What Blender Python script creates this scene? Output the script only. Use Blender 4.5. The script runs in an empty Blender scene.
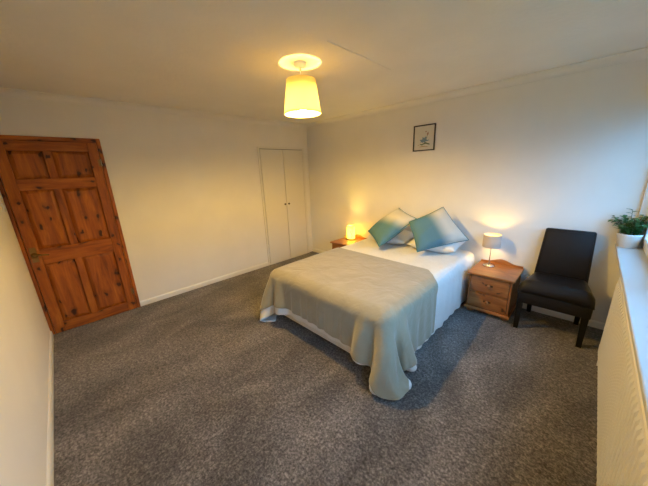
import bpy, bmesh, math, random
import numpy as np
from mathutils import Vector, Matrix
from mathutils.bvhtree import BVHTree

random.seed(7); rng = np.random.default_rng(7)
PI = math.pi
SC = bpy.context.scene
COL = SC.collection

# ------------------------------------------------------------------ camera
CAM = Vector((3.9607, -3.5470, 1.6295))
yaw, pit, rol, fpx = math.radians(135.537), math.radians(-15.385), math.radians(-2.270), 263.52
fw = Vector((math.cos(yaw)*math.cos(pit), math.sin(yaw)*math.cos(pit), math.sin(pit)))
r0 = Vector((math.sin(yaw), -math.cos(yaw), 0)); u0 = r0.cross(fw)
rr = r0*math.cos(rol)+u0*math.sin(rol); uu = -r0*math.sin(rol)+u0*math.cos(rol)
cd = bpy.data.cameras.new('camera'); cam = bpy.data.objects.new('camera', cd); COL.objects.link(cam)
m = Matrix.Identity(4)
for i in range(3):
    m[i][0], m[i][1], m[i][2], m[i][3] = rr[i], uu[i], -fw[i], CAM[i]
cam.matrix_world = m
cd.sensor_width = 36; cd.lens = fpx/648*36; cd.clip_start = .02
SC.camera = cam

# ------------------------------------------------------------------ sky, exposure, lamp strengths
SKY_COL, SKY_STR = (0.17, 0.52, 1.0), 7.3
PENDANT, TABLE, JAR = 2950.0, 230.0, 560.0
WARM = (1.0, 0.635, 0.16)
w = bpy.data.worlds.new('sky'); SC.world = w; w.use_nodes = True
w.node_tree.nodes['Background'].inputs[0].default_value = (*SKY_COL, 1)
w.node_tree.nodes['Background'].inputs[1].default_value = SKY_STR
SC.view_settings.view_transform = 'Standard'; SC.view_settings.look = 'None'
SC.view_settings.gamma = 1; SC.view_settings.use_curve_mapping = False
SC.view_settings.exposure = 0.0

# ------------------------------------------------------------------ materials
def nt(name):
    mt = bpy.data.materials.new(name); mt.use_nodes = True
    t = mt.node_tree; return mt, t, t.nodes['Principled BSDF']
def N(t, typ, **kw):
    n = t.nodes.new(typ)
    for k, v in kw.items():
        if hasattr(n, k): setattr(n, k, v)
        else: n.inputs[k].default_value = v
    return n
def ramp(t, stops):
    n = t.nodes.new('ShaderNodeValToRGB'); e = n.color_ramp.elements
    while len(e) < len(stops): e.new(.5)
    for el, (p, c) in zip(e, stops): el.position = p; el.color = (*c, 1)
    return n
def coords(t, scale=(1, 1, 1), rnd=False):
    c = t.nodes.new('ShaderNodeTexCoord'); mp = t.nodes.new('ShaderNodeMapping')
    mp.inputs['Scale'].default_value = scale
    t.links.new(c.outputs['Object'], mp.inputs[0])
    if rnd:
        oi = t.nodes.new('ShaderNodeObjectInfo'); cx = N(t, 'ShaderNodeVectorMath', operation='SCALE')
        v = N(t, 'ShaderNodeCombineXYZ')
        for k in range(3): t.links.new(oi.outputs['Random'], v.inputs[k])
        t.links.new(v.outputs[0], cx.inputs[0]); cx.inputs['Scale'].default_value = 17.3
        t.links.new(cx.outputs[0], mp.inputs['Location'])
    return mp.outputs[0]
def plain(name, col, rough=.6, metal=0, bump=0, bscale=80, var=0, vscale=3, spec=None, coat=0, sheen=0, aniso=(1, 1, 1)):
    mt, t, b = nt(name)
    b.inputs['Base Color'].default_value = (*col, 1); b.inputs['Roughness'].default_value = rough
    b.inputs['Metallic'].default_value = metal
    if spec is not None: b.inputs['Specular IOR Level'].default_value = spec
    if coat: b.inputs['Coat Weight'].default_value = coat
    if sheen: b.inputs['Sheen Weight'].default_value = sheen; b.inputs['Sheen Roughness'].default_value = .6
    co = coords(t, aniso)
    if var:
        n = N(t, 'ShaderNodeTexNoise', Scale=vscale, Detail=4.0); t.links.new(co, n.inputs['Vector'])
        r = ramp(t, [(.3, tuple(c*(1-var) for c in col)), (.7, tuple(min(1, c*(1+var)) for c in col))])
        t.links.new(n.outputs[0], r.inputs[0]); t.links.new(r.outputs[0], b.inputs['Base Color'])
    if bump:
        n = N(t, 'ShaderNodeTexNoise', Scale=bscale, Detail=3.0); t.links.new(co, n.inputs['Vector'])
        bp = N(t, 'ShaderNodeBump', Strength=bump, Distance=.01); t.links.new(n.outputs[0], bp.inputs['Height'])
        t.links.new(bp.outputs[0], b.inputs['Normal'])
    return mt
def wood(name, dark, mid, light, axis, rough=.35, knot=8.5, knotsize=.15, coat=.15):
    """knotty pine, grain along the given local axis (0,1,2)"""
    mt, t, b = nt(name)
    sc = [1, 1, 1]; sc[axis] = .12
    co = coords(t, tuple(sc), True)
    cx_ = coords(t, (1, 1, 1), True); sx_ = t.nodes.new('ShaderNodeSeparateXYZ'); t.links.new(cx_, sx_.inputs[0])
    uu_ = N(t, 'ShaderNodeMath', operation='ADD'); t.links.new(sx_.outputs[0], uu_.inputs[0]); t.links.new(sx_.outputs[1], uu_.inputs[1])
    cc_ = t.nodes.new('ShaderNodeCombineXYZ'); t.links.new(uu_.outputs[0], cc_.inputs[0]); t.links.new(sx_.outputs[2], cc_.inputs[1])
    mp_ = t.nodes.new('ShaderNodeMapping'); mp_.inputs['Scale'].default_value = (1, .6, 1) if axis == 2 else (.6, 1, 1)
    t.links.new(cc_.outputs[0], mp_.inputs[0]); ck = mp_.outputs[0]
    # knots
    vo = N(t, 'ShaderNodeTexVoronoi', Scale=knot, voronoi_dimensions='2D'); vo.inputs['Randomness'].default_value = 1
    wob = N(t, 'ShaderNodeTexNoise', Scale=14.0, Detail=2.0); t.links.new(ck, wob.inputs['Vector'])
    mx = N(t, 'ShaderNodeVectorMath', operation='SCALE'); mx.inputs['Scale'].default_value = .10
    ad = N(t, 'ShaderNodeVectorMath', operation='ADD')
    t.links.new(wob.outputs['Color'], mx.inputs[0]); t.links.new(ck, ad.inputs[0]); t.links.new(mx.outputs[0], ad.inputs[1])
    t.links.new(ad.outputs[0], vo.inputs['Vector'])
    kr = ramp(t, [(0, (1, 1, 1)), (knotsize*.55, (1, 1, 1)), (knotsize, (.28, .28, .28)), (knotsize*2.4, (0, 0, 0))])
    t.links.new(vo.outputs['Distance'], kr.inputs[0])
    # only some of the cells hold a knot
    sp = N(t, 'ShaderNodeSeparateColor'); t.links.new(vo.outputs['Color'], sp.inputs[0])
    gt = N(t, 'ShaderNodeMath', operation='GREATER_THAN'); gt.inputs[1].default_value = .42
    t.links.new(sp.outputs[0], gt.inputs[0])
    kk = N(t, 'ShaderNodeMath', operation='MULTIPLY'); t.links.new(kr.outputs[0], kk.inputs[0]); t.links.new(gt.outputs[0], kk.inputs[1])
    # grain
    n1 = N(t, 'ShaderNodeTexNoise', Scale=16.0, Detail=5.0, Roughness=.6); n1.inputs['Distortion'].default_value = .8
    t.links.new(co, n1.inputs['Vector'])
    r1 = ramp(t, [(.30, dark), (.5, mid), (.70, light)]); t.links.new(n1.outputs[0], r1.inputs[0])
    n2 = N(t, 'ShaderNodeTexNoise', Scale=90.0, Detail=2.0); t.links.new(co, n2.inputs['Vector'])
    mg = N(t, 'ShaderNodeMix', data_type='RGBA', blend_type='MULTIPLY'); mg.inputs[0].default_value = .35
    t.links.new(r1.outputs[0], mg.inputs[6]); t.links.new(n2.outputs[0], mg.inputs[7])
    mk = N(t, 'ShaderNodeMix', data_type='RGBA'); t.links.new(kk.outputs[0], mk.inputs[0])
    t.links.new(mg.outputs[2], mk.inputs[6]); mk.inputs[7].default_value = (dark[0]*.22, dark[1]*.2, dark[2]*.25, 1)
    t.links.new(mk.outputs[2], b.inputs['Base Color'])
    b.inputs['Roughness'].default_value = rough; b.inputs['Coat Weight'].default_value = coat; b.inputs['Coat Roughness'].default_value = .3
    bp = N(t, 'ShaderNodeBump', Strength=.12, Distance=.004); t.links.new(n1.outputs[0], bp.inputs['Height']); t.links.new(bp.outputs[0], b.inputs['Normal'])
    return mt
def emit(name, col, strength):
    mt, t, b = nt(name); b.inputs['Base Color'].default_value = (*col, 1)
    b.inputs['Emission Color'].default_value = (*col, 1); b.inputs['Emission Strength'].default_value = strength
    return mt
def shade_mat(name, col, trans=.5):
    mt, t, b = nt(name); t.nodes.remove(b); out = t.nodes['Material Output']
    d = N(t, 'ShaderNodeBsdfDiffuse'); d.inputs[0].default_value = (*col, 1)
    tr = N(t, 'ShaderNodeBsdfTranslucent'); tr.inputs[0].default_value = (*col, 1)
    mx = N(t, 'ShaderNodeMixShader'); mx.inputs[0].default_value = trans
    co = coords(t, (1, 1, .15)); n = N(t, 'ShaderNodeTexNoise', Scale=260.0); t.links.new(co, n.inputs['Vector'])
    bp = N(t, 'ShaderNodeBump', Strength=.15, Distance=.002); t.links.new(n.outputs[0], bp.inputs['Height'])
    t.links.new(bp.outputs[0], d.inputs['Normal'])
    t.links.new(d.outputs[0], mx.inputs[1]); t.links.new(tr.outputs[0], mx.inputs[2]); t.links.new(mx.outputs[0], out.inputs[0])
    return mt
def clear_glass(name, tint=(1, 1, 1), refl=.08):
    mt, t, b = nt(name); t.nodes.remove(b); out = t.nodes['Material Output']
    tr = N(t, 'ShaderNodeBsdfTransparent'); tr.inputs[0].default_value = (*tint, 1)
    gl = N(t, 'ShaderNodeBsdfGlossy'); gl.inputs['Roughness'].default_value = .02
    lw = N(t, 'ShaderNodeFresnel'); lw.inputs[0].default_value = 1.45
    gm = N(t, 'ShaderNodeNewGeometry'); fr_ = N(t, 'ShaderNodeMath', operation='SUBTRACT'); fr_.inputs[0].default_value = 1
    t.links.new(gm.outputs['Backfacing'], fr_.inputs[1])          # reflect on the entry face only
    mu_ = N(t, 'ShaderNodeMath', operation='MULTIPLY'); t.links.new(lw.outputs[0], mu_.inputs[0]); t.links.new(fr_.outputs[0], mu_.inputs[1])
    mx = N(t, 'ShaderNodeMixShader'); t.links.new(mu_.outputs[0], mx.inputs[0])
    t.links.new(tr.outputs[0], mx.inputs[1]); t.links.new(gl.outputs[0], mx.inputs[2]); t.links.new(mx.outputs[0], out.inputs[0])
    return mt
def carpet_mat():
    mt, t, b = nt('carpet_pile')
    co = coords(t)
    fine = N(t, 'ShaderNodeTexNoise', Scale=70.0, Detail=4.0, Roughness=.75); t.links.new(co, fine.inputs['Vector'])
    mid = N(t, 'ShaderNodeTexNoise', Scale=34.0, Detail=4.0, Roughness=.65); t.links.new(co, mid.inputs['Vector'])
    big = N(t, 'ShaderNodeTexNoise', Scale=3.2, Detail=3.0, Distortion=.6)
    cb = coords(t, (1, .55, 1)); t.links.new(cb, big.inputs['Vector'])
    a = N(t, 'ShaderNodeMath', operation='MULTIPLY_ADD'); a.inputs[1].default_value = .68
    t.links.new(fine.outputs[0], a.inputs[0])
    h = N(t, 'ShaderNodeMath', operation='MULTIPLY'); h.inputs[1].default_value = .32; t.links.new(mid.outputs[0], h.inputs[0])
    t.links.new(h.outputs[0], a.inputs[2])
    r = ramp(t, [(.37, (.040, .034, .031)), (.5, (.145, .127, .120)), (.63, (.345, .308, .285))]); t.links.new(a.outputs[0], r.inputs[0])
    rb = ramp(t, [(.36, (.66, .66, .66)), (.64, (1.22, 1.22, 1.22))]); t.links.new(big.outputs[0], rb.inputs[0])
    mx = N(t, 'ShaderNodeMix', data_type='RGBA', blend_type='MULTIPLY'); mx.inputs[0].default_value = 1
    t.links.new(r.outputs[0], mx.inputs[6]); t.links.new(rb.outputs[0], mx.inputs[7])
    t.links.new(mx.outputs[2], b.inputs['Base Color'])
    b.inputs['Roughness'].default_value = .95; b.inputs['Specular IOR Level'].default_value = .1
    b.inputs['Sheen Weight'].default_value = .25
    bp = N(t, 'ShaderNodeBump', Strength=.8, Distance=.012); t.links.new(a.outputs[0], bp.inputs['Height']); t.links.new(bp.outputs[0], b.inputs['Normal'])
    return mt
def fabric(name, col, var=.08, rough=.9, wr=.35, wscale=9.0, weave=420.0, sheen=.2):
    mt, t, b = nt(name); co = coords(t)
    n = N(t, 'ShaderNodeTexNoise', Scale=5.0, Detail=5.0); t.links.new(co, n.inputs['Vector'])
    r = ramp(t, [(.3, tuple(c*(1-var) for c in col)), (.7, tuple(min(1, c*(1+var)) for c in col))])
    t.links.new(n.outputs[0], r.inputs[0]); t.links.new(r.outputs[0], b.inputs['Base Color'])
    b.inputs['Roughness'].default_value = rough; b.inputs['Sheen Weight'].default_value = sheen
    b.inputs['Specular IOR Level'].default_value = .2
    n1 = N(t, 'ShaderNodeTexNoise', Scale=wscale, Detail=4.0, Distortion=1.2); t.links.new(co, n1.inputs['Vector'])
    n2 = N(t, 'ShaderNodeTexNoise', Scale=weave, Detail=1.0); t.links.new(co, n2.inputs['Vector'])
    b1 = N(t, 'ShaderNodeBump', Strength=wr, Distance=.03); t.links.new(n1.outputs[0], b1.inputs['Height'])
    b2 = N(t, 'ShaderNodeBump', Strength=.25, Distance=.002); t.links.new(n2.outputs[0], b2.inputs['Height']); t.links.new(b1.outputs[0], b2.inputs['Normal'])
    t.links.new(b2.outputs[0], b.inputs['Normal'])
    return mt
def ombre(name, teal, cream, direction, lo, hi):
    """dip-dyed cotton: teal fading to cream along a local direction"""
    mt, t, b = nt(name)
    c = t.nodes.new('ShaderNodeTexCoord'); d = N(t, 'ShaderNodeVectorMath', operation='DOT_PRODUCT')
    t.links.new(c.outputs['Object'], d.inputs[0]); d.inputs[1].default_value = direction
    mr = N(t, 'ShaderNodeMapRange'); mr.interpolation_type = 'SMOOTHSTEP'
    mr.inputs['From Min'].default_value = lo; mr.inputs['From Max'].default_value = hi
    t.links.new(d.outputs['Value'], mr.inputs['Value'])
    mx = N(t, 'ShaderNodeMix', data_type='RGBA'); t.links.new(mr.outputs[0], mx.inputs[0])
    mx.inputs[6].default_value = (*teal, 1); mx.inputs[7].default_value = (*cream, 1)
    t.links.new(mx.outputs[2], b.inputs['Base Color']); b.inputs['Roughness'].default_value = .9; b.inputs['Specular IOR Level'].default_value = .2
    n1 = N(t, 'ShaderNodeTexNoise', Scale=11.0, Detail=4.0, Distortion=.8); t.links.new(c.outputs['Object'], n1.inputs['Vector'])
    b1 = N(t, 'ShaderNodeBump', Strength=.4, Distance=.02); t.links.new(n1.outputs[0], b1.inputs['Height']); t.links.new(b1.outputs[0], b.inputs['Normal'])
    return mt

M = {}
M['wall'] = plain('wall_paint', (.86, .835, .785), .85, bump=.08, bscale=60, var=.02)
M['ceiling'] = plain('ceiling_paint', (.85, .825, .79), .95, bump=.35, bscale=26, var=.03, vscale=2)
M['gloss'] = plain('white_gloss_paint', (.84, .82, .77), .35)
M['cupboard'] = plain('cupboard_paint', (.82, .79, .72), .4, bump=.03, bscale=12)
M['sill'] = plain('sill_paint', (.56, .57, .57), .4)
M['upvc'] = plain('white_plastic_frame', (.85, .86, .86), .3)
M['carpet'] = carpet_mat()
DW = ((.20, .042, .004), (.42, .108, .009), (.60, .19, .018))
M['door_v'] = wood('stained_pine_upright', *DW, 2, rough=.5, coat=0); M['door_h'] = wood('stained_pine_across', *DW, 1, rough=.5, coat=0)
NW = ((.22, .068, .014), (.38, .135, .032), (.50, .205, .058))
M['pine_x'] = wood('honey_pine_across', *NW, 0, knot=9, knotsize=.10, coat=.3); M['pine_z'] = wood('honey_pine_upright', *NW, 2, knot=9, knotsize=.10, coat=.3)
M['brass'] = plain('aged_brass', (.30, .19, .07), .4, 1)
M['steel'] = plain('brushed_steel', (.62, .61, .60), .25, 1)
M['dark_knob'] = plain('bronze_knob', (.10, .06, .03), .35, .7)
M['leather'] = plain('dark_leather', (.011, .008, .0075), .38, bump=.25, bscale=130, var=.25, vscale=4, spec=.32)
M['ebony'] = plain('black_stained_wood', (.006, .005, .0045), .5, spec=.25)
M['duvet'] = fabric('white_cotton', (.85, .83, .80), .03, wr=.55, wscale=13, sheen=.1)
M['divan'] = fabric('cream_divan_cloth', (.74, .70, .64), .05, wr=.05, weave=300)
M['throw'] = fabric('sage_fleece', (.37, .33, .235), .07, wr=.5, wscale=5, weave=260, sheen=.5)
M['throw_hem'] = fabric('sage_fleece_hem', (.43, .39, .28), .05, wr=.1)
M['cream'] = fabric('cream_cotton', (.70, .66, .58), .03)
M['teal'] = fabric('teal_cotton', (.055, .20, .25), .05)
M['pot'] = plain('white_glazed_pot', (.78, .76, .72), .3)
M['soil'] = plain('potting_soil', (.03, .02, .012), .95, bump=.8, bscale=90)
M['leaf'] = plain('leaf_green', (.035, .12, .028), .38, var=.5, vscale=18)
M['stem'] = plain('stem_green', (.07, .13, .03), .6)
M['rad'] = plain('radiator_enamel', (.82, .79, .72), .35)
M['pane'] = clear_glass('window_glass', (.97, .99, .99))
M['jar'] = clear_glass('tealight_clear_glass', (1, .95, .82)); M['jar_frost'] = shade_mat('frosted_jar_glass', (.97, .90, .66), .75)
M['shade_c'] = shade_mat('cream_lampshade_cloth', (.95, .87, .64), .76)
M['shade_b'] = shade_mat('taupe_lampshade_cloth', (.60, .50, .42), .13)
M['frame'] = plain('dark_moulding_and_gap_shade', (.035, .022, .014), .4)
M['paper'] = plain('cream_print_paper', (.74, .70, .60), .8)
M['ink_blue'] = plain('print_ink_blue', (.20, .30, .38), .8); M['ink_green'] = plain('print_ink_green', (.13, .17, .07), .8)
M['ink_pink'] = plain('print_ink_rose', (.42, .20, .13), .8); M['ink_tan'] = plain('print_ink_tan', (.50, .36, .20), .8)
M['grass'] = plain('garden_grass', (.05, .09, .03), .95, var=.3)
M['bulb'] = emit('pendant_bulb_glow', WARM, PENDANT)
M['bulb_t'] = emit('table_bulb_glow', WARM, TABLE)
M['bulb_j'] = emit('jar_bulb_glow', (1.0, .66, .11), JAR)
M['brick'] = plain('house_brick', (.20, .10, .07), .9, var=.25, vscale=5); M['tile'] = plain('roof_tile', (.12, .08, .065), .85, var=.2)
M['darkpane'] = plain('dark_window_glass', (.03, .035, .04), .1)
M['wire'] = plain('dark_wire', (.05, .035, .02), .5, .5)

# ------------------------------------------------------------------ mesh helpers
def obj(name, bm, mt, parent=None, smooth=False):
    bmesh.ops.recalc_face_normals(bm, faces=bm.faces)
    me = bpy.data.meshes.new(name); bm.to_mesh(me); bm.free()
    me.materials.append(M[mt] if isinstance(mt, str) else mt)
    if smooth:
        for p in me.polygons: p.use_smooth = True
    o = bpy.data.objects.new(name, me); COL.objects.link(o)
    if parent: o.parent = parent
    return o
def tag(o, label, cat, group=None):
    o['label'] = label; o['category'] = cat
    if group: o['group'] = group
    return o
def thing(name, label, cat, loc=(0, 0, 0), rz=0, group=None):
    o = bpy.data.objects.new(name, None); COL.objects.link(o); o.empty_display_size = .1
    o.location = loc; o.rotation_euler = (0, 0, rz)
    return tag(o, label, cat, group)
def struct(o, label=None):
    o['kind'] = 'structure'
    if label: o['label'] = label
    return o
def sempty(name, label=None, loc=(0, 0, 0)):
    o = bpy.data.objects.new(name, None); COL.objects.link(o); o.location = loc; return struct(o, label)
def box(bm, lo, hi, bev=0, seg=2):
    vs = [bm.verts.new((x, y, z)) for x in (lo[0], hi[0]) for y in (lo[1], hi[1]) for z in (lo[2], hi[2])]
    fs = [bm.faces.new([vs[i] for i in f]) for f in ((0, 1, 3, 2), (4, 6, 7, 5), (0, 4, 5, 1), (2, 3, 7, 6), (0, 2, 6, 4), (1, 5, 7, 3))]
    if bev:
        es = {e for f in fs for e in f.edges}
        bmesh.ops.bevel(bm, geom=list(es), offset=bev, segments=seg, affect='EDGES', profile=.5)
def bx(lo, hi, bev=0, seg=2):
    bm = bmesh.new(); box(bm, lo, hi, bev, seg); return bm
def lathe(prof, n=24, bm=None, center=(0, 0, 0), axis='z', cap=True):
    """prof: list of (r, h) from bottom to top"""
    bm = bm or bmesh.new(); rings = []
    for r, h in prof:
        ring = []
        for k in range(n):
            a = 2*PI*k/n; c, s = r*math.cos(a), r*math.sin(a)
            p = {'z': (c, s, h), 'x': (h, c, s), 'y': (s, h, c)}[axis]
            ring.append(bm.verts.new(Vector(p)+Vector(center)))
        rings.append(ring)
    for a, b in zip(rings, rings[1:]):
        for k in range(n): bm.faces.new((a[k], a[(k+1) % n], b[(k+1) % n], b[k]))
    if cap:
        bm.faces.new(rings[0][::-1]); bm.faces.new(rings[-1])
    return bm
def tube(pts, r, n=8, bm=None, closed=False, radii=None):
    bm = bm or bmesh.new(); pts = [Vector(p) for p in pts]; L = len(pts); rings = []
    up = Vector((.137, .211, .968))
    for i, p in enumerate(pts):
        a = pts[(i-1) % L] if closed or i else pts[0]; b = pts[(i+1) % L] if closed or i < L-1 else pts[-1]
        d = (b-a).normalized(); s = d.cross(up)
        if s.length < 1e-3: s = d.cross(Vector((1, 0, 0)))
        s.normalize(); t = s.cross(d); rad = radii[i] if radii else r
        rings.append([bm.verts.new(p+s*rad*math.cos(2*PI*k/n)+t*rad*math.sin(2*PI*k/n)) for k in range(n)])
    for i in range(L if closed else L-1):
        a, b = rings[i], rings[(i+1) % L]
        for k in range(n): bm.faces.new((a[k], a[(k+1) % n], b[(k+1) % n], b[k]))
    if not closed: bm.faces.new(rings[0][::-1]); bm.faces.new(rings[-1])
    return bm
def prism(poly, axis, lo, hi, bm=None):
    """extrude a 2-D polygon along an axis; poly in the two other axes in xyz order"""
    bm = bm or bmesh.new()
    def P(a, b, h): return {0: (h, a, b), 1: (a, h, b), 2: (a, b, h)}[axis]
    A = [bm.verts.new(P(a, b, lo)) for a, b in poly]; B = [bm.verts.new(P(a, b, hi)) for a, b in poly]
    bm.faces.new(A); bm.faces.new(B[::-1]); n = len(poly)
    for k in range(n): bm.faces.new((A[k], B[k], B[(k+1) % n], A[(k+1) % n]))
    return bm
def copy_tree(o, parent=None):
    c = o.copy(); COL.objects.link(c); c.parent = parent
    for ch in list(o.children): copy_tree(ch, c)
    return c

# ------------------------------------------------------------------ the room
LX, WY, H = 4.28, 3.92, 2.459           # window wall x, room depth in y, ceiling height
T = .12
ZS, ZH = .88, 2.10                       # window sill and head
Y0, Y1 = -.05, -3.45                     # window opening in y
struct(obj('floor', bx((0, -WY, -T), (LX, 0, 0)), 'carpet'), 'dark taupe grey cut pile carpet across the bedroom floor')
ceil = struct(obj('ceiling', bx((-T, -WY-T, H), (LX+.2, T, H+T)), 'ceiling'), 'off white textured plaster ceiling')
struct(obj('wall_back', bx((-T, -WY-T, -T), (0, T, H)), 'wall'), 'white painted wall with pine door and fitted cupboard')
struct(obj('wall_right', bx((0, 0, -T), (LX+.2, T, H)), 'wall'), 'white painted wall behind the head of the bed')
struct(obj('wall_left', bx((0, -WY-T, -T), (LX+.2, -WY, H)), 'wall'), 'white painted side wall beside the pine door')
bm = bmesh.new()
box(bm, (LX, -WY, -T), (LX+.2, 0, ZS-.03)); box(bm, (LX, -WY, ZH), (LX+.2, 0, H))
box(bm, (LX, Y0, ZS-.03), (LX+.2, 0, ZH)); box(bm, (LX, -WY, ZS-.03), (LX+.2, Y1, ZH))
struct(obj('wall_front', bm, 'wall'), 'white painted window wall with deep sill')
# hairline plaster joint on the ceiling
pts = [(2.556, -2.06, H), (2.550, -1.85, H), (2.553, -1.65, H), (2.543, -1.45, H), (2.535, -1.25, H)]
obj('plaster_joint', tube(pts, .006, 6), 'ceiling', ceil)
# skirting boards
SK = .068
def skirting(name, p, q, inward):
    # profile swept from p to q, inward = unit vector into the room
    prof = [(0, 0), (.014, 0), (.014, SK-.016), (.010, SK-.006), (.004, SK), (0, SK)]
    bm = bmesh.new(); ends = []
    for e in (p, q): ends.append([bm.verts.new((e[0]+inward[0]*a, e[1]+inward[1]*a, h)) for a, h in prof])
    n = len(prof)
    for k in range(n): bm.faces.new((ends[0][k], ends[0][(k+1) % n], ends[1][(k+1) % n], ends[1][k]))
    bm.faces.new(ends[0]); bm.faces.new(ends[1][::-1])
    struct(obj(name, bm, 'gloss'), 'white gloss skirting board')
skirting('baseboard_back', (0, -3.087), (0, -1.102), (1, 0))
skirting('baseboard_right', (0.015, 0), (LX, 0), (0, -1))
skirting('baseboard_left', (0.05, -WY), (LX, -WY), (0, 1))
skirting('baseboard_front', (LX, -WY), (LX, 0), (-1, 0))
# coving
def coving(name, p, q, inward):
    c = .068; prof = [(0, H), (0, H-c), (.006, H-c)] + [(c-(c-.008)*math.cos(a), H-c+(c-.008)*math.sin(a)) for a in np.linspace(0, PI/2, 7)] + [(c, H-.004), (c, H)]
    bm = bmesh.new(); ends = []
    for e in (p, q): ends.append([bm.verts.new((e[0]+inward[0]*a, e[1]+inward[1]*a, h)) for a, h in prof])
    n = len(prof)
    for k in range(n): bm.faces.new((ends[0][k], ends[0][(k+1) % n], ends[1][(k+1) % n], ends[1][k]))
    bm.faces.new(ends[0]); bm.faces.new(ends[1][::-1])
    struct(obj(name, bm, 'ceiling'), 'plain off white coving along the top of the wall')
coving('trim_1', (0, -WY), (0, 0), (1, 0)); coving('trim_2', (0, 0), (LX, 0), (0, -1)); coving('trim_3', (0, -WY), (LX, -WY), (0, 1)); coving('trim_4', (LX, -WY), (LX, 0), (-1, 0))

# ------------------------------------------------------------------ pine door
D0, D1, DH = -3.885, -3.127, 2.010
door = sempty('door_1', 'varnished knotty pine six panel door', (0, 0, 0))
X0, X1 = .004, .034
obj('panel_backing', bx((X0, D0+.02, .02), (.010, D1-.02, DH-.02)), 'door_v', door)
st = .085; my0, my1 = -3.560, -3.500
rails = [(.006, .115), (.795, .955), (1.550, 1.655), (1.925, DH)]
obj('stile', bx((X0, D0, .006), (X1, D0+st, DH), .003), 'door_v', door)
obj('stile', bx((X0, D1-st, .006), (X1, D1, DH), .003), 'door_v', door)
for a, b in rails: obj('rail', bx((X0, D0+st, a), (X1-.001, D1-st, b), .003), 'door_h', door)
for (a, b), (c, d) in zip(rails, rails[1:]):
    obj('muntin', bx((X0, my0, b), (X1-.001, my1, c), .003), 'door_v', door)
    for ya, yb in ((D0+st, my0), (my1, D1-st)):
        # raised and fielded panel
        bm = bmesh.new(); g = .003; za, zb = b+g, c-g; ya2, yb2 = ya+g, yb-g; f = .032
        v = [bm.verts.new(p) for p in ((.012, ya2, za), (.012, yb2, za), (.012, yb2, zb), (.012, ya2, zb))]
        u = [bm.verts.new(p) for p in ((.014, ya2+.006, za+.006), (.014, yb2-.006, za+.006), (.014, yb2-.006, zb-.006), (.014, ya2+.006, zb-.006))]
        t_ = [bm.verts.new(p) for p in ((.026, ya2+f, za+f), (.026, yb2-f, za+f), (.026, yb2-f, zb-f), (.026, ya2+f, zb-f))]
        for A, B in ((v, u), (u, t_)):
            for k in range(4): bm.faces.new((A[k], A[(k+1) % 4], B[(k+1) % 4], B[k]))
        bm.faces.new(t_); bm.faces.new(v[::-1])
        obj('panel', bm, 'door_v', door)
hd = obj('handle', lathe([(.026, X1), (.026, X1+.005), (.012, X1+.009), (.010, X1+.045), (.013, X1+.052), (.008, X1+.060)], 20, center=(0, -3.845, .905), axis='x'), 'brass', door, True)
lv = [(X1+.050, -3.845, .905), (X1+.054, -3.815, .912), (X1+.052, -3.775, .906), (X1+.050, -3.738, .896)]
obj('lever', tube(lv, .009, 10, radii=[.010, .010, .008, .006]), 'brass', hd, True)
bm = bx((X1, -3.868, .830), (X1+.003, -3.822, .985), .001)
obj('backplate', bm, 'brass', hd)
for z in (1.806, .25):
    hg = obj('hinge', tube([(.040, -3.124, z-.038), (.040, -3.124, z+.038)], .005, 8), 'steel', door)
    obj('leaf_plate', bx((.033, -3.150, z-.036), (.0365, -3.126, z+.036)), 'brass', hg)
tr = sempty('trim_5', 'stained pine architrave around the door')
obj('upright', bx((0, D1+.004, 0), (.022, -3.087, 2.060), .004), 'door_v', tr)
obj('upright', bx((0, -WY+.001, 0), (.022, D0-.004, 2.060), .004), 'door_v', tr)
obj('head', bx((0, D0-.004, DH+.006), (.022, D1+.004, 2.060), .004), 'door_h', tr)
obj('stop', bx((0, D0-.004, DH), (.010, D1+.004, DH+.006)), 'door_h', tr)

# ------------------------------------------------------------------ fitted cupboard
cb = thing('fitted_cupboard', 'cream painted fitted cupboard with two tall plain doors in corner', 'cupboard', (0, -.6, 0))
obj('frame_post', bx((.001, -.500, 0), (.018, -.466, 2.046), .003), 'cupboard', cb)
obj('frame_post', bx((.001, .450, 0), (.018, .495, 2.046), .003), 'cupboard', cb)
obj('frame_head', bx((.001, -.466, 2.014), (.018, .450, 2.046), .003), 'cupboard', cb)
obj('back_panel', bx((.0005, -.466, .012), (.003, .450, 2.014)), 'frame', cb)  # dark sheet, paints the shade in the gaps around the doors
for a, b, k in ((-.457, -.006, -.044), (.004, .441, .040)):
    d = obj('door', bx((.003, a, .030), (.020, b, 2.006), .003), 'cupboard', cb)
    obj('knob', lathe([(.008, .020), (.007, .030), (.015, .038), (.016, .046), (.010, .052)], 16, center=(0, k, 1.064), axis='x'), 'dark_knob', d, True)
obj('plinth', bx((.001, -.462, 0), (.018, .446, .026)), 'cupboard', cb)

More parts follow.
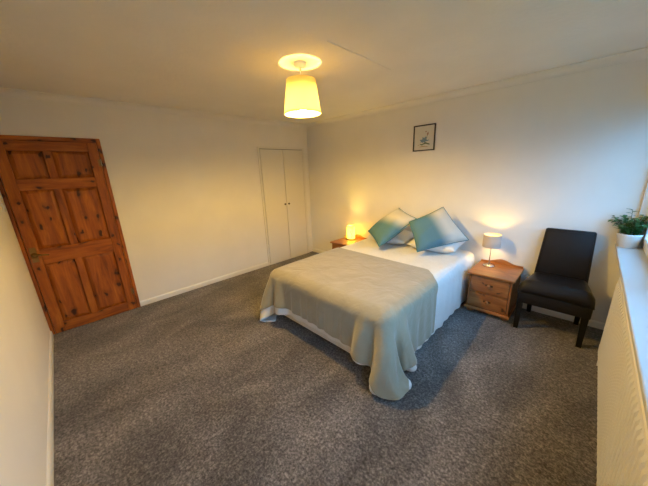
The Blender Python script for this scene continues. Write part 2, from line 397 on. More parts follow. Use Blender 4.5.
# ------------------------------------------------------------------ window, sill, garden
win = sempty('window_1', 'wide white framed window over the deep sill')
fx0, fx1 = 4.345, 4.405
def fr(name, lo, hi, par, b=.006): return obj(name, bx(lo, hi, b), 'upvc', par)
obj('window_sill', bx((4.190, -WY+.002, ZS-.028), (fx0+.02, -.002, ZS), .006, 3), 'sill', win)
fr('frame_rail', (fx0, Y1, ZS), (fx1, Y0, ZS+.055), win); fr('frame_rail', (fx0, Y1, ZH-.055), (fx1, Y0, ZH), win)
fr('frame_post', (fx0, Y0-.055, ZS+.055), (fx1, Y0, ZH-.055), win); fr('frame_post', (fx0, Y1, ZS+.055), (fx1, Y1+.055, ZH-.055), win)
ys = np.linspace(Y0-.055, Y1+.055, 4)
for k in (1, 2): fr('mullion', (fx0, ys[k]-.03, ZS+.055), (fx1, ys[k]+.03, ZH-.055), win)
for k in range(3):
    a = ys[k]-(.03 if k else 0); b = ys[k+1]+(.03 if k < 2 else 0); z0, z1 = ZS+.055, ZH-.055; c = .042
    bm = bmesh.new(); box(bm, (fx0-.008, b, z0), (fx1-.01, b+c, z1), .004); box(bm, (fx0-.008, a-c, z0), (fx1-.01, a, z1), .004)
    box(bm, (fx0-.008, b+c, z0), (fx1-.01, a-c, z0+c), .004); box(bm, (fx0-.008, b+c, z1-c), (fx1-.01, a-c, z1), .004)
    s = obj('sash', bm, 'upvc', win)
    obj('pane', bx((4.372, b+c, z0+c), (4.378, a-c, z1-c)), 'pane', s)
struct(obj('trim_6', bx((LX-.001, Y1, ZH-.012), (fx0+.02, Y0, ZH)), 'wall'), 'plain plastered window head')
gr = struct(obj('ground', bx((4.6, -40, -3.1), (60, 40, -3.0)), 'grass'), 'garden lawn outside the window')
# the neighbouring terrace across the garden
hs = thing('neighbouring_house', 'brick terraced house with tiled roof beyond the window glass', 'building', (17, -2, -3.0))
obj('wall', bx((0, -16, 0), (7, 16, 5.6)), 'brick', hs)
obj('roof', prism([(-.35, 5.5), (7.35, 5.5), (3.5, 8.6)], 1, -16.4, 16.4), 'tile', hs)
for y in (-12, -7.5, -2.5, 2.5, 7.5, 12):
    for z in (.9, 3.5):
        wf = obj('window', bx((-.06, y-.8, z), (.02, y+.8, z+1.25), .01), 'upvc', hs)
        obj('pane', bx((-.07, y-.7, z+.1), (-.06, y+.7, z+1.15)), 'darkpane', wf)
for y in (-9.8, 0, 9.8):
    cn = obj('chimney', bx((2.9, y-.5, 7.2), (4.1, y+.5, 9.7), .02), 'brick', hs)
# ------------------------------------------------------------------ radiator
rad = thing('radiator', 'long white ribbed panel radiator under the window sill', 'radiator', (0, 0, 0))
ry0, ry1, rz0, rz1 = -.77, -3.30, .12, .805
pitch = .046; n = int((ry0-ry1)/pitch); prof = []
for k in range(n):
    y = ry0-.02-k*pitch
    if y-pitch < ry1+.02: break
    prof += [(4.203, y), (4.203, y-.014), (4.195, y-.020), (4.195, y-.040)]
ylast = prof[-1][1]
bm = bmesh.new()
zs_ = [(rz0, .012), (rz0+.012, 0), (rz0+.03, 0), (rz0+.055, 1), (rz1-.055, 1), (rz1-.03, 0), (rz1-.012, 0), (rz1, .012)]
rows = []
for z, fl in zs_:
    row = [bm.verts.new((4.215, ry0, z)), bm.verts.new((4.203+(fl if fl < 1 else 0), ry0-.006, z))]
    for (x, y) in prof:
        xx = x if fl == 1 else 4.203+fl
        row.append(bm.verts.new((xx, y, z)))
    row += [bm.verts.new((4.203+(fl if fl < 1 else 0), ry1+.006, z)), bm.verts.new((4.215, ry1, z))]
    rows.append(row)
for A, B in zip(rows, rows[1:]):
    for k in range(len(A)-1): bm.faces.new((A[k], A[k+1], B[k+1], B[k]))
obj('front_panel', bm, 'rad', rad)
obj('back_panel', bx((4.250, ry1+.02, rz0+.01), (4.262, ry0-.02, rz1-.01), .004), 'rad', rad)
obj('top_grille', bx((4.210, ry1, rz1-.012), (4.264, ry0, rz1+.004), .003), 'rad', rad)
for y in (ry0-.002, ry1): obj('side_cover', bx((4.212, y-.004, rz0+.004), (4.264, y+.004, rz1), .003), 'rad', rad)
vv = obj('valve', lathe([(.012, .10), (.016, .105), (.016, .15), (.020, .155), (.021, .195), (.014, .205)], 16, center=(4.222, ry0+.045, 0)), 'upvc', rad, True)
obj('tail_pipe', tube([(4.222, ry0+.045, .005), (4.222, ry0+.045, .10)], .0075, 10), 'upvc', vv, True)
obj('coupling', tube([(4.222, ry0+.045, .145), (4.222, ry0-.005, .145)], .011, 10), 'steel', vv, True)

# ------------------------------------------------------------------ bed (divan base + mattress)
BX0, BX1, BY0, BY1 = 1.575, 3.040, -2.045, -.03
bed = thing('bed', 'cream king size divan bed with white mattress', 'bed', ((BX0+BX1)/2, (BY0+BY1)/2, 0))
bc = Vector(((BX0+BX1)/2, (BY0+BY1)/2, 0)); hx, hy = (BX1-BX0)/2, (BY1-BY0)/2
base = obj('divan_base', bx((-hx, -hy, .075), (hx, hy, .335), .02, 3), 'divan', bed, True)
obj('base_piping', tube([(-hx-.002, -hy-.002, .325), (hx+.002, -hy-.002, .325), (hx+.002, hy, .325), (-hx-.002, hy, .325)], .004, 6, closed=True), 'divan', base)
obj('mattress', bx((-hx, -hy, .335), (hx, hy, .565), .045, 4), 'duvet', bed, True)
for sx in (-1, 1):
    for sy in (-1, 0, 1):
        c = obj('castor', lathe([(.024, .0), (.026, .01), (.026, .045), (.018, .06), (.018, .078)], 14, center=(sx*(hx-.09), sy*(hy-.10), 0)), 'ebony', bed, True)

# ------------------------------------------------------------------ cloth drape (position-based dynamics in numpy, run once when the scene is built)
def make_batches(nx, ny, spec):
    idx = np.arange(nx*ny).reshape(ny, nx); out = []
    for dx, dy, k in spec:
        ia, ib = np.meshgrid(np.arange(ny-dy), np.arange(max(0, -dx), nx-max(0, dx)), indexing='ij')
        a = idx[ia, ib]; b = idx[ia+dy, ib+dx]
        key = (ib//max(1, abs(dx))) % 2 if dx else (ia//dy) % 2
        for q in (0, 1):
            mk = key == q
            if mk.any(): out.append((a[mk], b[mk], k))
    return out
def drape(P, nx, ny, steps, iters, boxes, thick, bvh=None, bthick=.01, mu=.25, stiff=.9, shear=.5, bend=.10, damp=.965, pin=None, start=None, gather=1.0):
    rest = P.copy(); X = (P if start is None else start).copy(); V = np.zeros_like(X); dt = 1/60
    bt = make_batches(nx, ny, [(1, 0, stiff), (0, 1, stiff), (1, 1, shear), (-1, 1, shear), (2, 0, bend), (0, 2, bend)])
    bt = [(a, b, k, np.linalg.norm(rest[a]-rest[b], axis=1)) for a, b, k in bt]
    # hanging parts carry a little spare cloth, so they fall into folds
    hang = (rest[:, 0] < BX0) | (rest[:, 0] > BX1) | (rest[:, 1] < BY0)
    g = np.where(hang, gather+.05*np.clip((rest[:, 0]-2.4)/.6, 0, 1)*(gather > 1.04), 1.0); bt = [(a, b, k, L0*(g[a]+g[b])/2) for a, b, k, L0 in bt]
    def collide(X, Xp, fr):
        for c, h, r in boxes:
            d = X-c; q = np.abs(d)-(h-r); qp = np.maximum(q, 0); L = np.linalg.norm(qp, axis=1)
            sd = L+np.minimum(q.max(1), 0)-r
            hit = sd < thick+(.004 if fr else 0)
            if hit.any():
                nrm = np.where(L[:, None] > 1e-9, qp/np.maximum(L, 1e-9)[:, None], (q == q.max(1)[:, None]).astype(float))*np.where(d < 0, -1, 1)
                X[hit] += nrm[hit]*np.maximum(thick-sd[hit], 0)[:, None]
                if fr:
                    tp = hit.copy(); tp[hit] = nrm[hit][:, 2] > .5
                    X[tp, :2] += (Xp[tp, :2]-X[tp, :2])*fr
        f = X[:, 2] < thick
        if f.any():
            X[f, 2] = thick
            if fr: X[f, :2] += (Xp[f, :2]-X[f, :2])*.08
    for s in range(steps):
        Xp = X.copy(); V[:, 2] -= 9.8*dt; X = X+V*dt
        for it in range(iters):
            for a, b, k, L0 in bt:
                d = X[b]-X[a]; L = np.sqrt((d*d).sum(1))+1e-9
                c = d*(k*.5*(L-L0)/L)[:, None]; X[a] += c; X[b] -= c
            if it % 3 == 2: collide(X, Xp, 0)
            if pin is not None: X[pin] = rest[pin]
        if bvh is not None:
            for i in range(len(X)):
                co, nr, fi, ds = bvh.find_nearest(Vector(X[i]), .06)
                if co is None: continue
                dd = (Vector(X[i])-co).dot(nr)
                if dd < bthick+.003:
                    X[i] += np.array(nr)*max(0, bthick-dd)
                    if nr.z > .5: X[i, :2] += (Xp[i, :2]-X[i, :2])*mu
        collide(X, Xp, mu)
        V = (X-Xp)/dt*damp
        sp = np.linalg.norm(V, axis=1); big = sp > 3
        if big.any(): V[big] *= (3/sp[big])[:, None]
    return X
def sheet(X, nx, ny, thick, name, mt, sub=1, edge=None):
    """closed cloth with thickness from a grid"""
    me = bpy.data.meshes.new(name)
    f = [(j*nx+i, j*nx+i+1, (j+1)*nx+i+1, (j+1)*nx+i) for j in range(ny-1) for i in range(nx-1)]
    me.from_pydata([tuple(v) for v in X], [], f); me.materials.append(M[mt])
    for p in me.polygons: p.use_smooth = True
    o = bpy.data.objects.new(name, me); COL.objects.link(o)
    so = o.modifiers.new('thickness', 'SOLIDIFY'); so.thickness = thick; so.offset = 1
    if sub: ss = o.modifiers.new('soft', 'SUBSURF'); ss.levels = sub; ss.render_levels = sub
    return o
def grid(x0, x1, y0, y1, z, d, rot=0.0):
    nx = int(round(abs(x1-x0)/d))+1; ny = int(round(abs(y1-y0)/d))+1
    gx, gy = np.meshgrid(np.linspace(x0, x1, nx), np.linspace(y0, y1, ny))
    cx, cy = (x0+x1)/2, (y0+y1)/2; c, s = math.cos(rot), math.sin(rot)
    px = cx+(gx-cx)*c-(gy-cy)*s; py = cy+(gx-cx)*s+(gy-cy)*c
    P = np.stack([px, py, np.full_like(px, z)], -1).reshape(-1, 3)
    return P, nx, ny
# the bed as a rounded solid (top of mattress at .565)
bedbox = (np.array([bc.x, bc.y, .27]), np.array([hx+.002, hy+.002, .295]), .05)
wallbox = (np.array([2.3, .25, 1.2]), np.array([4, .25, 1.2]), .01)
P, nx, ny = grid(1.150, 3.520, -2.41, -.04, .60, .036)
def fold_start(P, full=-1.0, free=-1.6):
    # start with the foot end turned down, and the sides turned down towards the head
    Q = P.copy(); xa, xb, yf = BX0-.016, BX1+.016, BY0-.016
    t = np.clip((P[:, 1]-free)/(full-free), 0, 1); ang = (t*t*(3-2*t))*PI/2
    for sgn, e in ((1, xb), (-1, xa)):
        d = sgn*(P[:, 0]-e); k = d > 0
        Q[k, 0] = e+sgn*d[k]*np.cos(ang[k]); Q[k, 2] -= d[k]*np.sin(ang[k])
    f = P[:, 1] < yf; Q[f, 1] = yf; Q[f, 2] -= yf-P[f, 1]
    return Q+rng.normal(0, .003, P.shape)
P0 = fold_start(P)
nightb = [(np.array([3.342, -.27, .5]), np.array([.225, .265, .5]), .01), (np.array([1.225, -.27, .5]), np.array([.225, .265, .5]), .01)]
XD = drape(P, nx, ny, 110, 12, [bedbox, wallbox]+nightb, .012, bend=.15, mu=.97, start=P0, gather=1.03)
me_faces = [(j*nx+i, j*nx+i+1, (j+1)*nx+i+1, (j+1)*nx+i) for j in range(ny-1) for i in range(nx-1)]
duv = sheet(XD, nx, ny, .016, 'duvet', 'duvet')
tag(duv, 'white cotton duvet spread over the bed, hanging down its sides', 'duvet')
dbvh = BVHTree.FromPolygons([Vector(v) for v in XD], me_faces)
P, nx, ny = grid(1.29, 3.440, -2.365, -.995, .625, .024, math.radians(-1.6))
tq = np.clip((P[:, 0]-2.90)/.22, 0, 1); up_ = P[:, 1] > BY0      # the side flap is pulled towards the foot
P[:, 1] = np.where(up_, BY0+(P[:, 1]-BY0)*(1-.25*tq), P[:, 1])
dx, dy = np.maximum(P[:, 0]-BX1, 0), np.maximum(BY0-P[:, 1], 0); rd_ = np.hypot(dx, dy)      # soft rounded corners
sc_ = np.where(rd_ > .40, (.40+(rd_-.40)*.28)/np.maximum(rd_, 1e-6), 1.0); both = (dx > 0) & (dy > 0)
P[both, 0] = BX1+dx[both]*sc_[both]; P[both, 1] = BY0-dy[both]*sc_[both]
P0 = fold_start(P, 1.0, .5)
XT = drape(P, nx, ny, 120, 12, [bedbox]+nightb, .03, bvh=dbvh, bthick=.024, bend=.025, mu=.97, start=P0, gather=1.05)
thr = sheet(XT, nx, ny, .007, 'throw_blanket', 'throw')
tag(thr, 'sage green fleece throw draped over the foot of the bed', 'blanket')

# ------------------------------------------------------------------ pillows and cushions
def pillow_mesh(wd, hg, tk, n=22, pinch=.07):
    bm = bmesh.new(); top, bot = {}, {}
    for j in range(n+1):
        for i in range(n+1):
            u = -1+2*i/n; v = -1+2*j/n
            x = wd/2*u*(1-pinch*(1-v*v)*abs(u)**2); y = hg/2*v*(1-pinch*(1-u*u)*abs(v)**2)
            a = max(0, 1-abs(u)**2.4)*max(0, 1-abs(v)**2.4); z = tk/2*a**.52
            z *= 1+.05*math.sin(5*u+2*v)+.04*math.sin(7*v-3*u)
            top[i, j] = bm.verts.new((x, y, z))
            edge = i in (0, n) or j in (0, n)
            bot[i, j] = top[i, j] if edge else bm.verts.new((x, y, -z))
    for j in range(n):
        for i in range(n):
            bm.faces.new((top[i, j], top[i+1, j], top[i+1, j+1], top[i, j+1]))
            bm.faces.new((bot[i, j], bot[i, j+1], bot[i+1, j+1], bot[i+1, j]))
    ring = [(i, 0) for i in range(n)]+[(n, j) for j in range(n)]+[(i, n) for i in range(n, 0, -1)]+[(0, j) for j in range(n, 0, -1)]
    pts = [top[k].co.copy() for k in ring]
    return bm, pts
def euler_basis(ax, ay, az): return (Matrix.Rotation(az, 3, 'Z') @ Matrix.Rotation(ay, 3, 'Y') @ Matrix.Rotation(ax, 3, 'X'))
for (x, lab) in ((2.020, 'white bed pillow lying under the left ombre cushion'), (2.655, 'white bed pillow lying under the right ombre cushion')):
    bm, _ = pillow_mesh(.60, .42, .18)
    o = obj('bed_pillow', bm, 'duvet', None, True); o.location = (x, -.262, .686); o.rotation_euler = (math.radians(5), 0, .04)
    tag(o, lab, 'pillow', 'white pillows at the head of the bed')
TEAL, CREAM = (.110, .235, .305), (.72, .69, .61)
def cushion(label, corners, gdir, lo, hi, tk=.20):
    """corners: bottom-left, bottom-right, top-right, top-left of the slumped cushion in the room"""
    c = [Vector(p) for p in corners]; ctr = (c[0]+c[1]+c[2]+c[3])/4
    ex = ((c[1]-c[0])+(c[2]-c[3])).normalized(); ey = ((c[3]-c[0])+(c[2]-c[1])); ez = ex.cross(ey).normalized(); ey = ez.cross(ex)
    rot = Matrix((ex, ey, ez)).transposed(); loc = [rot.transposed() @ (p-ctr) for p in c]
    t = thing('ombre_cushion', label, 'cushion', ctr, 0, 'teal ombre cushions on the bed'); t.rotation_euler = rot.to_euler()
    bm, pts = pillow_mesh(2, 2, tk, pinch=.05)
    def warp(p):
        u, v = (p.x+1)/2, (p.y+1)/2
        q = loc[0]*(1-u)*(1-v)+loc[1]*u*(1-v)+loc[2]*u*v+loc[3]*(1-u)*v
        return Vector((q.x, q.y, q.z+p.z))
    for v in bm.verts: v.co = warp(v.co)
    pts = [warp(p) for p in pts]
    o = obj('cover', bm, ombre('ombre_cotton', TEAL, CREAM, gdir, lo, hi), t, True)
    obj('piping', tube(pts, .0045, 6, closed=True), 'teal', t, True)
    return t
cushion('teal to cream ombre cushion nearer the right bedside lamp, standing corner up', ((2.609, -.683, .655), (3.033, -.258, .780), (2.698, -.240, 1.142), (2.430, -.569, .980)), (1, .12, 0), -.04, .13)
cushion('teal to cream ombre cushion nearer the glowing jar lamp, leaning left', ((2.143, -.778, .660), (2.450, -.415, 1.000), (2.069, -.180, 1.078), (1.770, -.500, .765)), (.94, .34, 0), -.07, .10)

# ------------------------------------------------------------------ nightstands
def nightstand(label, loc):
    t = thing('bedside_cabinet', label, 'nightstand', loc, 0, 'pine bedside cabinets')
    W2, D = .201, .455      # half width of carcass, depth; local: back at y=0, front at y=-D
    obj('side_panel', bx((-W2, -D, .075), (-W2+.018, 0, .460), .002), 'pine_z', t); obj('side_panel', bx((W2-.018, -D, .075), (W2, 0, .460), .002), 'pine_z', t)
    obj('back_panel', bx((-W2+.018, -.012, .075), (W2-.018, -.004, .460)), 'pine_z', t)
    obj('divider', bx((-W2+.018, -D, .258), (W2-.018, -.012, .272), .002), 'pine_x', t)
    obj('bottom_panel', bx((-W2+.018, -D, .075), (W2-.018, -.012, .092)), 'pine_x', t)
    # top with rounded nose
    obj('top', bx((-W2-.022, -D-.032, .460), (W2+.022, .0, .484), .009, 3), 'pine_x', t)
    obj('plinth', bx((-W2-.016, -D-.020, .048), (W2+.016, .0, .075), .007, 2), 'pine_x', t)
    for z0, z1 in ((.096, .254), (.276, .456)):
        d = obj('drawer', bx((-W2+.021, -D-.006, z0), (W2-.021, -.03, z1), .004), 'pine_x', t)
        zc = (z0+z1)/2
        bm = lathe([(.007, -D-.006), (.007, -D-.018), (.017, -D-.026), (.019, -D-.034), (.012, -D-.041)], 16, center=(0, 0, zc), axis='y')
        obj('knob', bm, 'pine_x', d, True)
        obj('knob_plate', bx((-.036, -D-.0085, zc-.010), (.036, -D-.006, zc+.010), .001), 'dark_knob', d)
    for sx in (-1, 1):
        for y in (-D+.045, -.05):
            obj('bun_foot', lathe([(.022, 0), (.034, .008), (.038, .022), (.034, .036), (.024, .048)], 16, center=(sx*(W2-.035), y, 0)), 'pine_z', t, True)
    # shaped gallery along the back
    k = 28; pl = [(-W2-.010, .484), (W2+.010, .484)]
    for i in range(k+1):
        x = (W2+.010)*(1-2*i/k); u = abs(x)/(W2+.010)
        z = .484+.020+.040*.5*(1+math.cos(PI*min(1, u/.72)))
        pl.append((x, z))
    obj('gallery', prism(pl, 1, -.018, -.001), 'pine_x', t)
    return t
n1 = nightstand('honey pine two drawer bedside cabinet between bed and black chair', (3.342, -.022, 0))
n2 = copy_tree(n1); n2.location = (1.225, -.022, 0)
n2['label'] = 'pine bedside cabinet behind the bed, carrying the glowing jar lamp'

# ------------------------------------------------------------------ leather chair
ch = thing('side_chair', 'black leather armless chair with high back and square legs', 'chair', (3.866, -.27, 0))
def hexa(bot, top, bev, seg=3):
    """box from 4 bottom and 4 top corners"""
    bm = bmesh.new(); b = [bm.verts.new(p) for p in bot]; t = [bm.verts.new(p) for p in top]
    bm.faces.new(b[::-1]); bm.faces.new(t)
    for k in range(4): bm.faces.new((b[k], b[(k+1) % 4], t[(k+1) % 4], t[k]))
    bmesh.ops.bevel(bm, geom=list(bm.edges), offset=bev, segments=seg, affect='EDGES', profile=.5)
    return bm
fwid, rwid = .272, .220
# seat cushion with a crowned top
bm = bmesh.new(); n = 16; T_, B_ = {}, {}
def seat_xy(u, v):
    yy = -.255+(.40)*(v+1)/2; half = fwid+(rwid-fwid)*(v+1)/2
    return u*half, yy
for j in range(n+1):
    for i in range(n+1):
        u, v = -1+2*i/n, -1+2*j/n
        x, y = seat_xy(u, v)
        e = max(abs(u), -v if v < 0 else abs(v)*.9)
        z = .522-.050*max(0, (abs(u)-.80)/.20)**2-.070*max(0, (-v-.72)/.28)**2+.010*(1-u*u)*(1-v*v)-.012*(v+1)/2
        T_[i, j] = bm.verts.new((x, y, z)); B_[i, j] = bm.verts.new((x, y, .395)) if i in (0, n) or j in (0, n) else None
for j in range(n):
    for i in range(n): bm.faces.new((T_[i, j], T_[i+1, j], T_[i+1, j+1], T_[i, j+1]))
ring = [(i, 0) for i in range(n)]+[(n, j) for j in range(n)]+[(i, n) for i in range(n, 0, -1)]+[(0, j) for j in range(n, 0, -1)]
for a, b in zip(ring, ring[1:]+ring[:1]): bm.faces.new((T_[a], B_[a], B_[b], T_[b]))
bm.faces.new([B_[k] for k in ring])
seat = obj('seat', bm, 'leather', ch, True)
obj('seat_seam', tube([Vector((seat_xy(*q)[0], seat_xy(*q)[1], .397)) for q in [(-1, -1), (-.5, -1), (0, -1), (.5, -1), (1, -1), (1, 0), (1, 1), (-1, 1), (-1, 0)]], .004, 6, closed=True), 'leather', seat, True)
obj('apron', hexa([(-fwid+.006, -.249, .285), (fwid-.006, -.249, .285), (rwid, .150, .285), (-rwid, .150, .285)], [(-fwid+.004, -.251, .398), (fwid-.004, -.251, .398), (rwid, .150, .398), (-rwid, .150, .398)], .012), 'leather', ch, True)
bk = obj('backrest', hexa([(-.208, .125, .430), (.212, .125, .430), (.212, .195, .430), (-.208, .195, .430)], [(-.178, .185, .977), (.192, .185, .977), (.192, .240, .972), (-.178, .240, .972)], .018, 4), 'leather', ch, True)
obj('back_seam', tube([(-.193, .121, .47), (-.168, .181, .954), (.182, .181, .954), (.200, .121, .47)], .004, 6), 'leather', bk, True)
for sx in (-1, 1):
    xo = sx*(fwid-.036)-.004
    obj('leg', hexa([(xo-.019, -.252, 0), (xo+.019, -.252, 0), (xo+.019, -.214, 0), (xo-.019, -.214, 0)], [(xo-.025, -.245, .31), (xo+.025, -.245, .31), (xo+.025, -.195, .31), (xo-.025, -.195, .31)], .003), 'ebony', ch)
    xo = sx*(rwid-.024)
    obj('leg', hexa([(xo-.018, .205, 0), (xo+.018, .205, 0), (xo+.018, .243, 0), (xo-.018, .243, 0)], [(xo-.024, .095, .31), (xo+.024, .095, .31), (xo+.024, .149, .31), (xo-.024, .149, .31)], .003), 'ebony', ch)

# ------------------------------------------------------------------ lamps
pl = thing('pendant_lamp', 'cream fabric drum pendant lamp hanging lit from the ceiling', 'ceiling lamp', (2.155, -1.962, 0))
obj('ceiling_rose', lathe([(.020, H-.032), (.042, H-.026), (.050, H-.010), (.050, H-.0005)], 24), 'upvc', pl, True)
obj('cord', tube([(0, 0, H-.03), (0, 0, 2.262)], .004, 8), 'upvc', pl, True)
obj('lamp_holder', lathe([(.019, 2.205), (.019, 2.235), (.016, 2.240), (.016, 2.262), (.008, 2.272)], 16), 'upvc', pl, True)
def shade(bm_n, r0, r1, z0, z1, th=.0015):
    return lathe([(r0, z0), (r1, z1), (r1-th, z1), (r0-th, z0), (r0, z0)], bm_n, cap=False)
sh = obj('shade', shade(48, .152, .117, 2.088, 2.340), 'shade_c', pl, True)
obj('shade_hem', lathe([(.1525, 2.086), (.1535, 2.090), (.1520, 2.098), (.1500, 2.098), (.1500, 2.086), (.1525, 2.086)], 48, cap=False), 'shade_c', sh, True)
bm = bmesh.new()
for k in range(3):
    a = k*2*PI/3+.4; tube([(.018*math.cos(a), .018*math.sin(a), 2.222), (.128*math.cos(a), .128*math.sin(a), 2.262)], .0018, 6, bm)
obj('spider', bm, 'upvc', sh)
obj('bulb', lathe([(.010, 2.098), (.022, 2.103), (.029, 2.114), (.031, 2.130), (.0305, 2.148)], 20), 'bulb', pl, True)
obj('bulb_collar', lathe([(.0305, 2.1482), (.027, 2.164), (.019, 2.185), (.013, 2.205)], 20), 'upvc', pl, True)  # opaque housing added to dim the glow ring on the ceiling

tl = thing('table_lamp', 'small lit bedside lamp with taupe drum shade on steel stem', 'table lamp', (3.245, -.165, .484))
obj('base', lathe([(.060, 0), (.062, .004), (.060, .011), (.020, .016), (.008, .020)], 28), 'steel', tl, True)
obj('stem', tube([(0, 0, .016), (0, 0, .285)], .005, 12), 'steel', tl, True)
sh = obj('shade', shade(40, .090, .088, .232, .375), 'shade_b', tl, True)
bm = bmesh.new()
for k in range(3):
    a = k*2*PI/3; tube([(.004*math.cos(a), .004*math.sin(a), .28), (.089*math.cos(a), .089*math.sin(a), .26)], .0015, 6, bm)
obj('spider', bm, 'steel', sh)
obj('bulb', lathe([(.008, .285), (.017, .300), (.020, .315), (.016, .330), (.004, .338)], 16), 'bulb_t', tl, True)

jl = thing('jar_lamp', 'glowing clear glass jar lamp on the far bedside cabinet', 'table lamp', (1.185, -.175, .484))
obj('base', lathe([(.072, 0), (.074, .004), (.072, .016), (.060, .018)], 24), 'brass', jl, True)
obj('jar', lathe([(.066, .017), (.068, .025), (.068, .195), (.062, .212), (.056, .218), (.056, .236), (.053, .236), (.053, .216), (.059, .209), (.065, .193), (.065, .028), (.062, .021)], 28), 'jar_frost', jl, True)
obj('bulb', lathe([(.010, .030), (.012, .060), (.024, .095), (.030, .125), (.026, .150), (.012, .168)], 18), 'bulb_j', jl, True)
sp = [(.0705*math.cos(q), .0705*math.sin(q), z) for q, z in ((-.95+.28*math.sin(5*f)+.25*f, .035+.125*f) for f in np.linspace(0, 1, 24))]
obj('wire', tube(sp, .0022, 6), 'wire', jl, True)
tg = thing('tealight_glass', 'tiny amber tealight glass beside the glowing jar lamp', 'candle', (1.085, -.205, .484))
obj('glass', lathe([(.022, 0), (.026, .004), (.030, .060), (.028, .060), (.024, .008), (.004, .006)], 20), 'jar', tg, True)
obj('candle', lathe([(.020, .009), (.020, .032), (.004, .033)], 16), 'cream', tg, True)

# ------------------------------------------------------------------ picture
pc = thing('framed_print', 'small framed flower print in thin dark frame above the bed', 'picture', (2.296, -.001, 1.988))
pw, ph, mo = .146, .160, .014
obj('frame_side', bx((-pw, -.018, -ph), (-pw+mo, 0, ph), .002), 'frame', pc); obj('frame_side', bx((pw-mo, -.018, -ph), (pw, 0, ph), .002), 'frame', pc)
obj('frame_rail', bx((-pw+mo, -.018, -ph), (pw-mo, 0, -ph+mo), .002), 'frame', pc); obj('frame_rail', bx((-pw+mo, -.018, ph-mo), (pw-mo, 0, ph), .002), 'frame', pc)
pp = obj('print', bx((-pw+mo, -.008, -ph+mo), (pw-mo, -.002, ph-mo)), 'paper', pc)
def petals(name, mt, items, y):
    bm = bmesh.new()
    for (x, z, L, Wd, a) in items:
        vs = []
        for k in range(10):
            q = 2*PI*k/10; px, pz = L*math.cos(q), Wd*math.sin(q)
            vs.append(bm.verts.new((x+px*math.cos(a)-pz*math.sin(a), y, z+px*math.sin(a)+pz*math.cos(a))))
        bm.faces.new(vs)
    return obj(name, bm, mt, pp)
R_ = random.Random(3)
petals('leaf_print', 'ink_green', [(-.01, -.075, .028, .007, .3), (.055, -.075, .030, .008, -.3), (-.035, -.080, .022, .006, -.5), (.01, -.055, .03, .004, 1.4), (.03, -.01, .05, .003, 1.2), (.04, .02, .06, .002, 1.35), (.02, -.065, .020, .010, .1)], -.0083)
petals('blue_flower_print', 'ink_blue', [(.0+.020*math.cos(a), -.025+.020*math.sin(a), .019, .011, a) for a in np.linspace(0, 2*PI, 7)[:-1]]+[(-.03, -.04, .018, .010, .6), (.045, -.035, .026, .007, .2), (.02, .0, .016, .010, 1.2), (-.045, -.025, .013, .007, -.4)], -.0086)
petals('bud_print', 'ink_pink', [(.047, .045, .015, .010, 1.1), (.022, .075, .010, .007, .8), (.050, .060, .009, .006, 2)], -.0086)
petals('ground_print', 'ink_tan', [(-.02, -.105, .040, .006, .1), (.03, -.108, .030, .004, -.1), (-.07, -.085, .014, .004, .3)], -.0082)

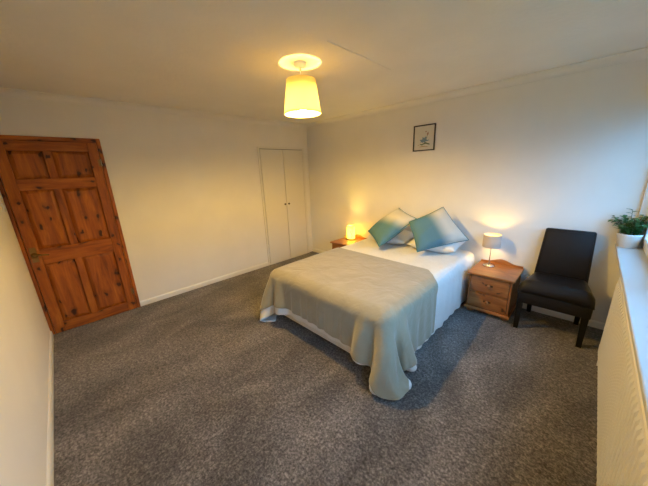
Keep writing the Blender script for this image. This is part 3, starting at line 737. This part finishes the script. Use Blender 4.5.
# ------------------------------------------------------------------ plant
pt = thing('potted_plant', 'leafy green houseplant in white pot on the window sill', 'plant', (4.252, -.110, ZS))
obj('pot', lathe([(.056, 0), (.062, .003), (.076, .105), (.080, .112), (.080, .122), (.074, .122), (.070, .108), (.066, .100)], 32), 'pot', pt, True)
obj('soil', lathe([(.064, .096), (.067, .101), (.03, .105)], 24), 'soil', pt, True)
R_ = random.Random(11)
for s in range(17):
    az = s*2.399+R_.uniform(-.2, .2); lean = R_.uniform(.05, .14); hgt = R_.uniform(.12, .21)
    if s > 12: lean *= .35; hgt += .03
    bm = bmesh.new(); sp = []
    ex = lean*math.cos(az); ey = lean*math.sin(az)
    if ey > .06: ey = .06
    for k in range(7):
        f = k/6; sp.append(Vector((.02*math.cos(az)+ex*f**1.4, .02*math.sin(az)+ey*f**1.4, .100+hgt*(f-.18*f*f*(lean/.1)))))
    st_o = obj('stem', tube(sp, .0018, 5), 'stem', pt, True)
    bm = bmesh.new()
    for k in range(14):
        f = .15+.85*k/13; i = min(5, int(f*6)); c = sp[i].lerp(sp[i+1], f*6-i)
        la = az+(1.2 if k % 2 else -1.2)+R_.uniform(-.6, .6); el = R_.uniform(-.25, .6); L = R_.uniform(.034, .054); Wd = L*.34
        d = Vector((math.cos(la)*math.cos(el), math.sin(la)*math.cos(el), math.sin(el))); sd = d.cross(Vector((0, 0, 1))).normalized(); up = sd.cross(d)
        prev = None
        for q, wq in ((0, .1), (.3, .9), (.6, 1), (.85, .55), (1, .05)):
            p = c+d*L*q-up*L*.22*q*q
            if p.y+pt.location.y > -.008: p.y = -.008-pt.location.y
            if p.x+pt.location.x > 4.338: p.x = 4.338-pt.location.x
            row = [bm.verts.new(p-sd*Wd*wq+up*Wd*.25*wq), bm.verts.new(p), bm.verts.new(p+sd*Wd*wq+up*Wd*.25*wq)]
            for r_ in row:
                if r_.co.y+pt.location.y > -.003: r_.co.y = -.003-pt.location.y
                if r_.co.x+pt.location.x > 4.340: r_.co.x = 4.340-pt.location.x
            if prev:
                for a in (0, 1): bm.faces.new((prev[a], prev[a+1], row[a+1], row[a]))
            prev = row
    lf = obj('leaves', bm, 'leaf', st_o, True); lf['kind'] = 'stuff'

# ------------------------------------------------------------------ switch and socket
sw = thing('light_switch', 'white plastic light switch on left wall by pine door', 'switch', (.215, -WY, 1.42))
obj('plate', bx((-.043, 0, -.043), (.043, .008, .043), .003), 'upvc', sw)
obj('rocker', bx((-.008, .008, -.014), (.008, .013, .014), .002), 'upvc', sw)
so = thing('wall_socket', 'white plug socket on wall between cabinet and chair', 'socket', (3.595, 0, .385))
obj('plate', bx((-.043, -.009, -.043), (.043, 0, .043), .003), 'upvc', so)
obj('plug', bx((-.024, -.048, -.030), (.022, -.009, .020), .006), 'upvc', so)
